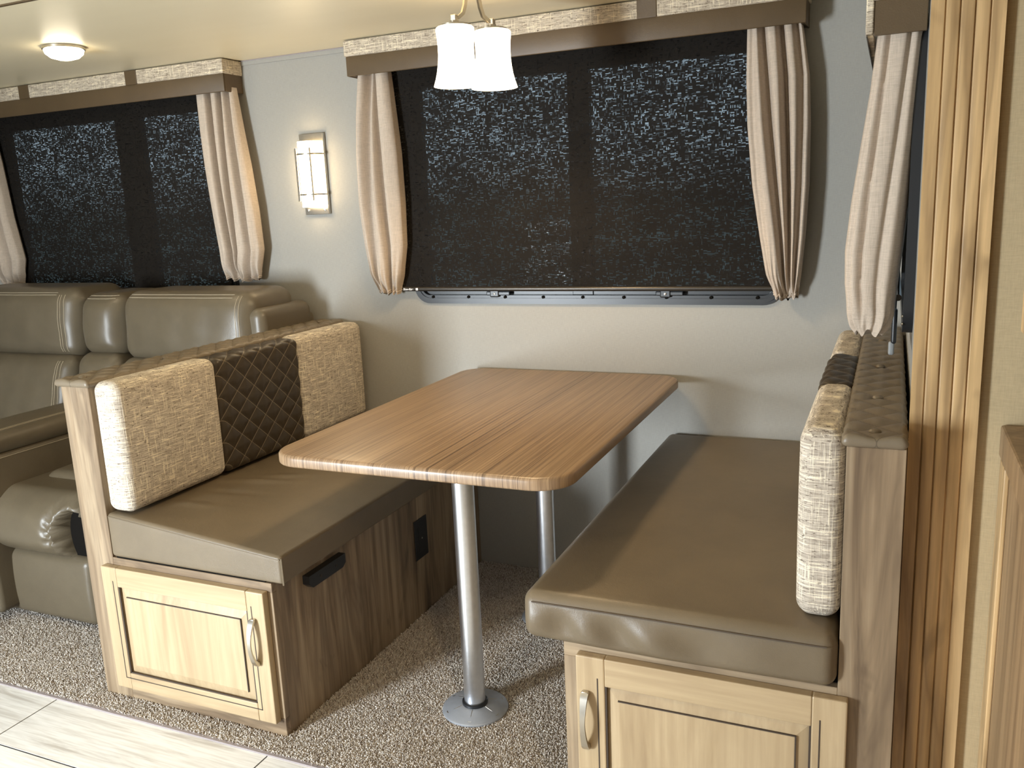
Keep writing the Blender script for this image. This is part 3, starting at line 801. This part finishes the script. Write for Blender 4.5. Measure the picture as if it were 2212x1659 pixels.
curtain('linen curtain at the right side of the sofa window, pinched hem', [(1.09, -.405, -.238), (1.2, -.408, -.207), (1.35, -.418, -.212), (1.52, -.428, -.228), (1.65, -.433, -.245), (1.80, -.438, -.262)],
        [(.34, .05, .055, .12), (.55, .045, .05, .35), (.80, .05, .035, .15)], 1.80, 1.085, seed=3)
curtain('linen curtain at the left side of the sofa window, cut by the frame', [(1.07, -1.72, -1.585), (1.18, -1.76, -1.548), (1.37, -1.76, -1.58), (1.6, -1.76, -1.60), (1.80, -1.74, -1.63)],
        [(.4, .06, .05, .2), (.75, .08, .04, .3)], 1.80, 1.07, seed=4)

# side window on the end wall, seen edge-on
def mpx(a, b_, c): return (c, a, b_)
s = struct('window_3', (XR, -.5, 1.0))
V, Fc = ring(-.812, -.10, 1.025, 1.66, .06, .028, XR-.020, XR+.045, mpx); fixn(mesh('window_frame', V, Fc, MT['black'], s, True, 30))
V, Fc = ring(-.79, -.12, 1.05, 1.64, .05, .03, XR+.008, XR+.03, mpx); fixn(mesh('sash', V, Fc, MT['black'], s, True, 30))
B().box(XR+.016, XR+.020, -.77, -.15, 1.07, 1.62).make('window_pane', MT['glass'], s)
for zz in (1.066, 1.050): B().lathe([(.0001, 0), (.003, .0015), (.0035, .004)], (XR-.0235, -.802, zz), 10, 'x').make('screw', MT['steel'], s)
t = thing('roller_shade', (XR-.03, -.5, 1.1), 'black shade edge hanging on the end wall behind the near curtain', 'window shade')
B().box(XR-.031, XR-.029, -.76, -.14, 1.10, 1.64).make('fabric', MT['blind'], t)
B().tube([(XR-.030, -.765, 1.10), (XR-.030, -.13, 1.10)], .007, 12).make('bottom_rail', MT['black_rail'], t, True)
t = thing('window_lever', (2.035, -.62, .93), 'black rod with grey tip hanging beside the right curtain', 'lever')
B().tube([(2.036, -.62, 1.22), (2.034, -.62, 1.12), (2.031, -.62, 1.03)], .0028, 8).make('rod', MT['black'], t, True)
V, Fc = rbox((2.0255, -.63, .978), (2.0375, -.612, 1.06), .006, .01, None, 3); mesh('grip', V, Fc, MT['black'], t, True)
V, Fc = rbox((2.021, -.628, .952), (2.034, -.614, .984), .005, .01, None, 3); mesh('tip', V, Fc, MT['grey_plastic'], t, True)
for z in (1.105, 1.058): B().tube([(2.034, -.62, z), (2.005, -.62, z)], .0024, 6).make('peg', MT['black'], t)
t = thing('valance', (2.01, -.48, 1.615), 'small box valance above the end window, its taupe side facing the camera', 'valance', 'box valances with tweed tops')
ys, ye = -.85, -.10
B().box(1.969, XR-.003, ys, ys+.012, 1.615, 1.678, .0015).make('leather_band', MT['leather_flat'], t)
b = B(); b.box(1.955, 1.969, ys-.004, ye, 1.618, 1.80, .003); b.box(1.962, XR-.003, ys-.006, ys+.012, 1.678, 1.80, .004); b.make('tweed_band', MT['tweed_pale'], t, True, 50)
B().box(1.9565, 1.9585, ys+.001, ye, 1.614, 1.676).make('inner_board', MT['stitch_dark'], t)
def bag_curtain(label, rows, yc, ry, seed):
    """free-hanging gathered drape: rows of (z, x_left, x_right)"""
    E = np.array(sorted(rows)); nz, na = 90, 128; V = []; Fc = []; z0, z1 = E[0, 0], E[-1, 0]
    for j in range(nz+1):
        z = z0+(z1-z0)*(j/nz)**1.2; L = np.interp(z, E[:, 0], E[:, 1]); Rr = np.interp(z, E[:, 0], E[:, 2])
        cx = (L+Rr)/2; rx = (Rr-L)/2; g = math.exp(-((z-z0)/.045)**2); g0 = math.exp(-((z-z0)/.012)**2)
        for i in range(na):
            a = 2*PI*i/na
            fo = .03*math.sin(5*a+.9+.4*(z-1.3))-.03; fo -= .26*math.exp(-(((a-4.30+.25*(z-1.3)))/.11)**2)+.20*math.exp(-(((a-5.0-.3*(z-1.3)))/.16)**2)+.12*math.exp(-((a-3.85)/.10)**2)
            pl = g*.09*math.sin(15*a+seed)
            r = 1+fo*(1-.3*g)+pl-.12*g0
            ca, sa = math.cos(a), math.sin(a); e = .8
            V.append((cx+rx*1.05*r*math.copysign(abs(ca)**e, ca), yc+ry*r*math.copysign(abs(sa)**e, sa)*(1-.35*g), z+.008*g*math.sin(7*a)))
    for j in range(nz):
        for i in range(na): k = (i+1) % na; Fc.append((j*na+i, j*na+k, (j+1)*na+k, (j+1)*na+i))
    Fc.append(tuple(range(na))[::-1]); Fc.append(tuple(nz*na+i for i in range(na)))
    t = thing('curtain', (2.0, yc, float(z0)), label, 'curtain', 'tie-bottom linen curtains')
    fixn(mesh('drape', V, Fc, MT['curtain'], t, True, 70)); return t
bag_curtain('wide linen curtain on the end wall, billowing and gathered at its hem', [(1.030, 1.952, 2.010), (1.045, 1.944, 2.020), (1.07, 1.938, 2.028), (1.13, 1.930, 2.032), (1.2, 1.928, 2.038), (1.30, 1.937, 2.045), (1.42, 1.952, 2.052), (1.52, 1.965, 2.056), (1.64, 1.976, 2.063)], -.775, .060, 5)

# ------------------------------------------------------------------ sofa
SF = thing('sofa', (-.8, -.45, 0), 'taupe leather reclining sofa with cream double stitching against the back wall', 'sofa')
def soft(name, lo, hi, r, fn=None, step=.02, mat=None, parent=SF, k=5):
    V, Fc = rbox(lo, hi, r, step, fn, k); return mesh(name, V, Fc, mat or MT['sofa'], parent, True)
def puff(lo, hi, ax, am, lean=0, z_ref=.5, wr=0, ph=0):
    lo = np.array(lo); hi = np.array(hi)
    def fn(P, nn):
        P = P.copy(); t = np.clip((P-lo)/(hi-lo), 0, 1); o = [i for i in range(3) if i != ax]
        s = np.sin(PI*t[:, o[0]])**.6*np.sin(PI*t[:, o[1]])**.6
        P[:, ax] += nn[:, ax]*am*s
        if lean: P[:, 1] += (P[:, 2]-z_ref)*lean
        if wr: P[:, 1] += wr*np.sin(P[:, 0]*37+P[:, 2]*22+ph)*np.sin(P[:, 2]*31-P[:, 0]*13+ph)*np.abs(nn[:, 1])
        return P
    return fn
def back_unit(xa, xb, ztop, zmid, w_, ph, wide):
    lo, hi = (xa, -.375, zmid), (xb, -.10, ztop)
    h = soft('headrest', lo, hi, .06, puff(lo, hi, 1, .03, .10, zmid, w_, ph), .018)
    lo, hi = (xa+.004, -.41, .42), (xb-.004, -.12, zmid+.02)
    l = soft('back_cushion', lo, hi, .05, puff(lo, hi, 1, .028, .22, .8, w_*1.5, ph), .018)
    return h, l
hr, lr = back_unit(-.665, -.045, 1.068, .80, .0025, .3, 1)
hc, lc = back_unit(-.885, -.668, 1.060, .815, .003, 1.2, 0)
hl, ll = back_unit(-1.60, -.905, 1.082, .80, .0025, 2.1, 1)
soft('wing', (-.085, -.34, .60), (.0-.004, -.04, 1.005), .035)
soft('back_frame', (-1.75, -.15, .05), (-.03, -.03, .97), .03)
soft('back_frame_arm', (-.16, -.14, .5), (-.006, -.02, .965), .03)
def ff(P, nn):
    P = P.copy(); X, Y, Z = P[:, 0].copy(), P[:, 1].copy(), P[:, 2].copy()
    P[:, 1] -= np.clip(-nn[:, 1], 0, 1)*.035*np.sin(np.clip((Z-.24)/.22, 0, 1)*PI)
    d = np.hypot((X+.362)/.046, (Z-.335)/.085); th = np.arctan2((Z-.335)/.085, (X+.362)/.046)
    fr = np.clip(-nn[:, 1]+nn[:, 0]*.8, 0, 1)
    P[:, 1] += fr*.14*np.clip((1.12-d)*4, 0, 1)
    P[:, 1] += np.exp(-((d-1.45)/.38)**2)*(.012+.0075*np.sin(26*th))*fr
    return P
soft('seat_front', (-1.0, -.945, .245), (-.315, -.5, .475), .075, ff, .0075)
lo, hi = (-.66, -.80, .36), (-.31, -.33, .49)
soft('seat', lo, hi, .05, puff(lo, hi, 2, .012), .02)
soft('footrest', (-1.0, -.925, .022), (-.315, -.55, .262), .03, puff((-1.0, -.93, .02), (-.315, -.55, .262), 1, .012), .02)
soft('side_arm', (-.30, -.90, .04), (-.012, -.12, .62), .05, None, .04)
soft('recess_shade', (-.43, -.90, .25), (-.31, -.6, .42), .01, None, .05, MT['sofa_dark'])  # near-black block giving the gap beside the footrest its shade
lo, hi = (-.90, -1.02, .592), (-.662, -.34, .652)
arm = soft('armrest', lo, hi, .028, puff(lo, hi, 2, .012), .018)
soft('console', (-.893, -1.0, .05), (-.672, -.34, .589), .02, None, .03)
lo, hi = (-1.55, -.9, .36), (-.905, -.33, .48)
soft('seat', lo, hi, .05, puff(lo, hi, 2, .012), .03)
def stitch(target, pts, direc, r=.0011, name='stitching'):
    """lays a thread on a part: pts are 3-d start points, cast along direc"""
    me = target.data; off = Vector(worldloc(target))
    tree = BVHTree.FromPolygons([v.co+off for v in me.vertices], [p.vertices[:] for p in me.polygons])
    out = []
    for i in range(len(pts)-1):
        n = max(2, int((Vector(pts[i+1])-Vector(pts[i])).length/.012))
        for j in range(n):
            p = Vector(pts[i]).lerp(Vector(pts[i+1]), j/n); h = tree.ray_cast(p, Vector(direc))
            if h[0] is not None: out.append(h[0]-Vector(direc)*.0006)
    if len(out) > 2: B().tube(out, r, 5).make(name, MT['stitch'], target, True)
Y = (0, 1, 0)
for dx in (0, .011, .028): 
    stitch(hl, [(-.985+dx, -1, 1.055), (-.98+dx, -1, .82)], Y); stitch(ll, [(-.98+dx, -1, .80), (-.985+dx, -1, .46)], Y)
for dx in (0, .012): stitch(hr, [(-.10+dx, -1, 1.05), (-.095+dx, -1, .82)], Y)
for dz in (0, .010):
    stitch(hr, [(-.63, -1, 1.045+dz), (-.11, -1, 1.045+dz)], Y); stitch(hc, [(-.86, -1, 1.04+dz), (-.69, -1, 1.04+dz)], Y)
    stitch(hl, [(-1.55, -1, 1.055+dz*.8), (-.99, -1, 1.055+dz*.8)], Y)
Zd = (0, 0, -1)
for dx in (0, .010): stitch(arm, [(-.715+dx, -1.0, 1), (-.71+dx, -.36, 1)], Zd)
B().tube([(-.671, -.99, .575), (-.671, -.36, .575)], .0011, 5).make('stitching', MT['stitch'], arm)

# ------------------------------------------------------------------ lamps
PL = thing('pendant_lamp', (.99, -.578, 1.60), 'nickel ceiling lamp with two glowing white glass shades above the table', 'lamp')
B().lathe([(.002, 0), (.055, .002), (.065, .012), (.065, .019)], (.99, -.578, CZ-.020), 40).make('ceiling_plate', MT['steel'], PL, True)
for sgn, x in ((-1, .962), (1, 1.020)):
    y = -.58+sgn*.052; zb = 1.636; H = .145
    pr = [(.058-.0142*math.sin(PI*min(1, t*1.05))**.9+.0075*(1-t)**3-.004*t, zb+H*t) for t in np.linspace(0, 1, 16)]
    pr = [(.0625, zb), (.0565, zb+.018), (.0520, zb+.036), (.0488, zb+.056), (.0470, zb+.078), (.0468, zb+.098), (.0480, zb+.118), (.0500, zb+.134), (.0495, zb+.142), (.046, zb+.145), (.020, zb+.146)]
    inn = [(r-.003, z) for r, z in pr[::-1]]
    sh = B().lathe(pr+inn[1:], (x, y, 0), 48, cap=False).make('lamp_shade', MT['shade'], PL, True)
    B().lathe([(.040, zb+.1465), (.040, zb+.150), (.012, zb+.153), (.012, zb+.16)], (x, y, 0), 32).make('shade_cap', MT['steel'], PL, True)
    arc = [(x, y+sgn*.006, zb+.168)]
    path = [(x, y, zb+.166), (x-sgn*.006, y-sgn*.010, zb+.169), (x-sgn*.014, y-sgn*.022, zb+.180), (x-sgn*.018, y-sgn*.028, zb+.200), (x-sgn*.020, y-sgn*.032, zb+.222), (x-sgn*.024, y-sgn*.040, zb+.240), (.99, -.58+sgn*.006, zb+.249)]
    B().tube(path, .0065, 4, True).make('arm', MT['steel'], PL, True, 50)
    B().box(x-.008, x+.008, y-.008, y+.008, zb+.158, zb+.175, .002).make('knob', MT['steel'], PL)
CL = thing('ceiling_light', (-.52, -.565, 1.87), 'round glowing puck light on the ceiling at upper left', 'ceiling light')
B().lathe([(.066, 0), (.066, -.008), (.058, -.011)], (-.52, -.565, CZ-.001), 40).make('bezel', MT['steel'], CL, True)
B().lathe([(.062, -.009), (.058, -.022), (.044, -.034), (.020, -.041), (.001, -.0425)], (-.52, -.565, CZ), 40).make('lens', MT['puck'], CL, True)

SC = thing('wall_sconce', (.035, 0, 1.32), 'lit wall sconce, nickel plate and bars over white glass, between the windows', 'wall lamp')
B().box(-.018, .088, -.016, -.0005, 1.322, 1.615, .001, 1).make('back_plate', MT['steel'], SC)
n = 20; V = []; Fc = []
for z in (1.350, 1.586):
    for i in range(n+1):
        a = PI*i/n; V.append((.035-.050*math.cos(a), -.016-.052*math.sin(a)*1.0, z))
for i in range(n): Fc.append((i, i+1, n+2+i, n+1+i))
Fc.append(tuple(range(n+1))[::-1]); Fc.append(tuple(range(n+1, 2*n+2)))
fixn(mesh('glass', V, Fc, MT['sconce_glass'], SC, True, 40))
for z in (1.395, 1.540):
    B().tube([(.035-.055*math.cos(a), -.016-.058*math.sin(a), z) for a in np.linspace(0, PI, 17)], .0042, 4, True).make('band', MT['steel'], SC, True, 60)
for a in (.45, 1.05, 2.1):
    x, y = .035-.0605*math.cos(a), -.016-.064*math.sin(a)
    z0 = 1.372
    B().box(x-.0022, x+.0022, y-.003, y+.003, z0, z0+.19, .0006, 1).make('bar', MT['steel'], SC)
for x in (-.002, .072):
    for z in (1.338,): B().lathe([(.0001, -.005), (.004, -.004), (.0045, 0)], (x, -.016, z), 14, 'y').make('screw', MT['steel'], SC, True)

# ------------------------------------------------------------------ kitchen edge at far right
KU = thing('wall_cabinet', (2.35, -1.9, 1.1), 'brown wood upper cabinet at the right edge of the frame', 'cabinet')
B().box(2.200, 2.40, -2.3, -1.38, 1.10, 1.98, .002).make('body', MT['hickory'], KU)
B().box(2.183, 2.200, -2.29, -1.42, 1.13, 1.97, .003).make('door', MT['hickory'], KU)
B().box(2.1822, 2.1835, -2.25, -1.470, 1.175, 1.178).make('groove_line', MT['groove'], KU)
B().box(2.1822, 2.1835, -1.472, -1.469, 1.175, 1.93).make('groove_line', MT['groove'], KU)
KB = thing('base_cabinet', (2.5, -1.9, 0), 'brown wood base cabinet at the lower right edge', 'cabinet')
B().box(2.211, 2.80, -2.6, -1.138, 0, .875, .002).make('body', MT['cabinet_brown'], KB)
B().box(2.203, 2.211, -1.20, -1.138, .01, .87, .002).make('stile', MT['hickory'], KB)
tag(B().box(2.200, 2.82, -2.62, -1.138, .8755, .930, .004).make('countertop', MT['cabinet_brown']), 'brown kitchen countertop above the base cabinet at the right edge', 'countertop')
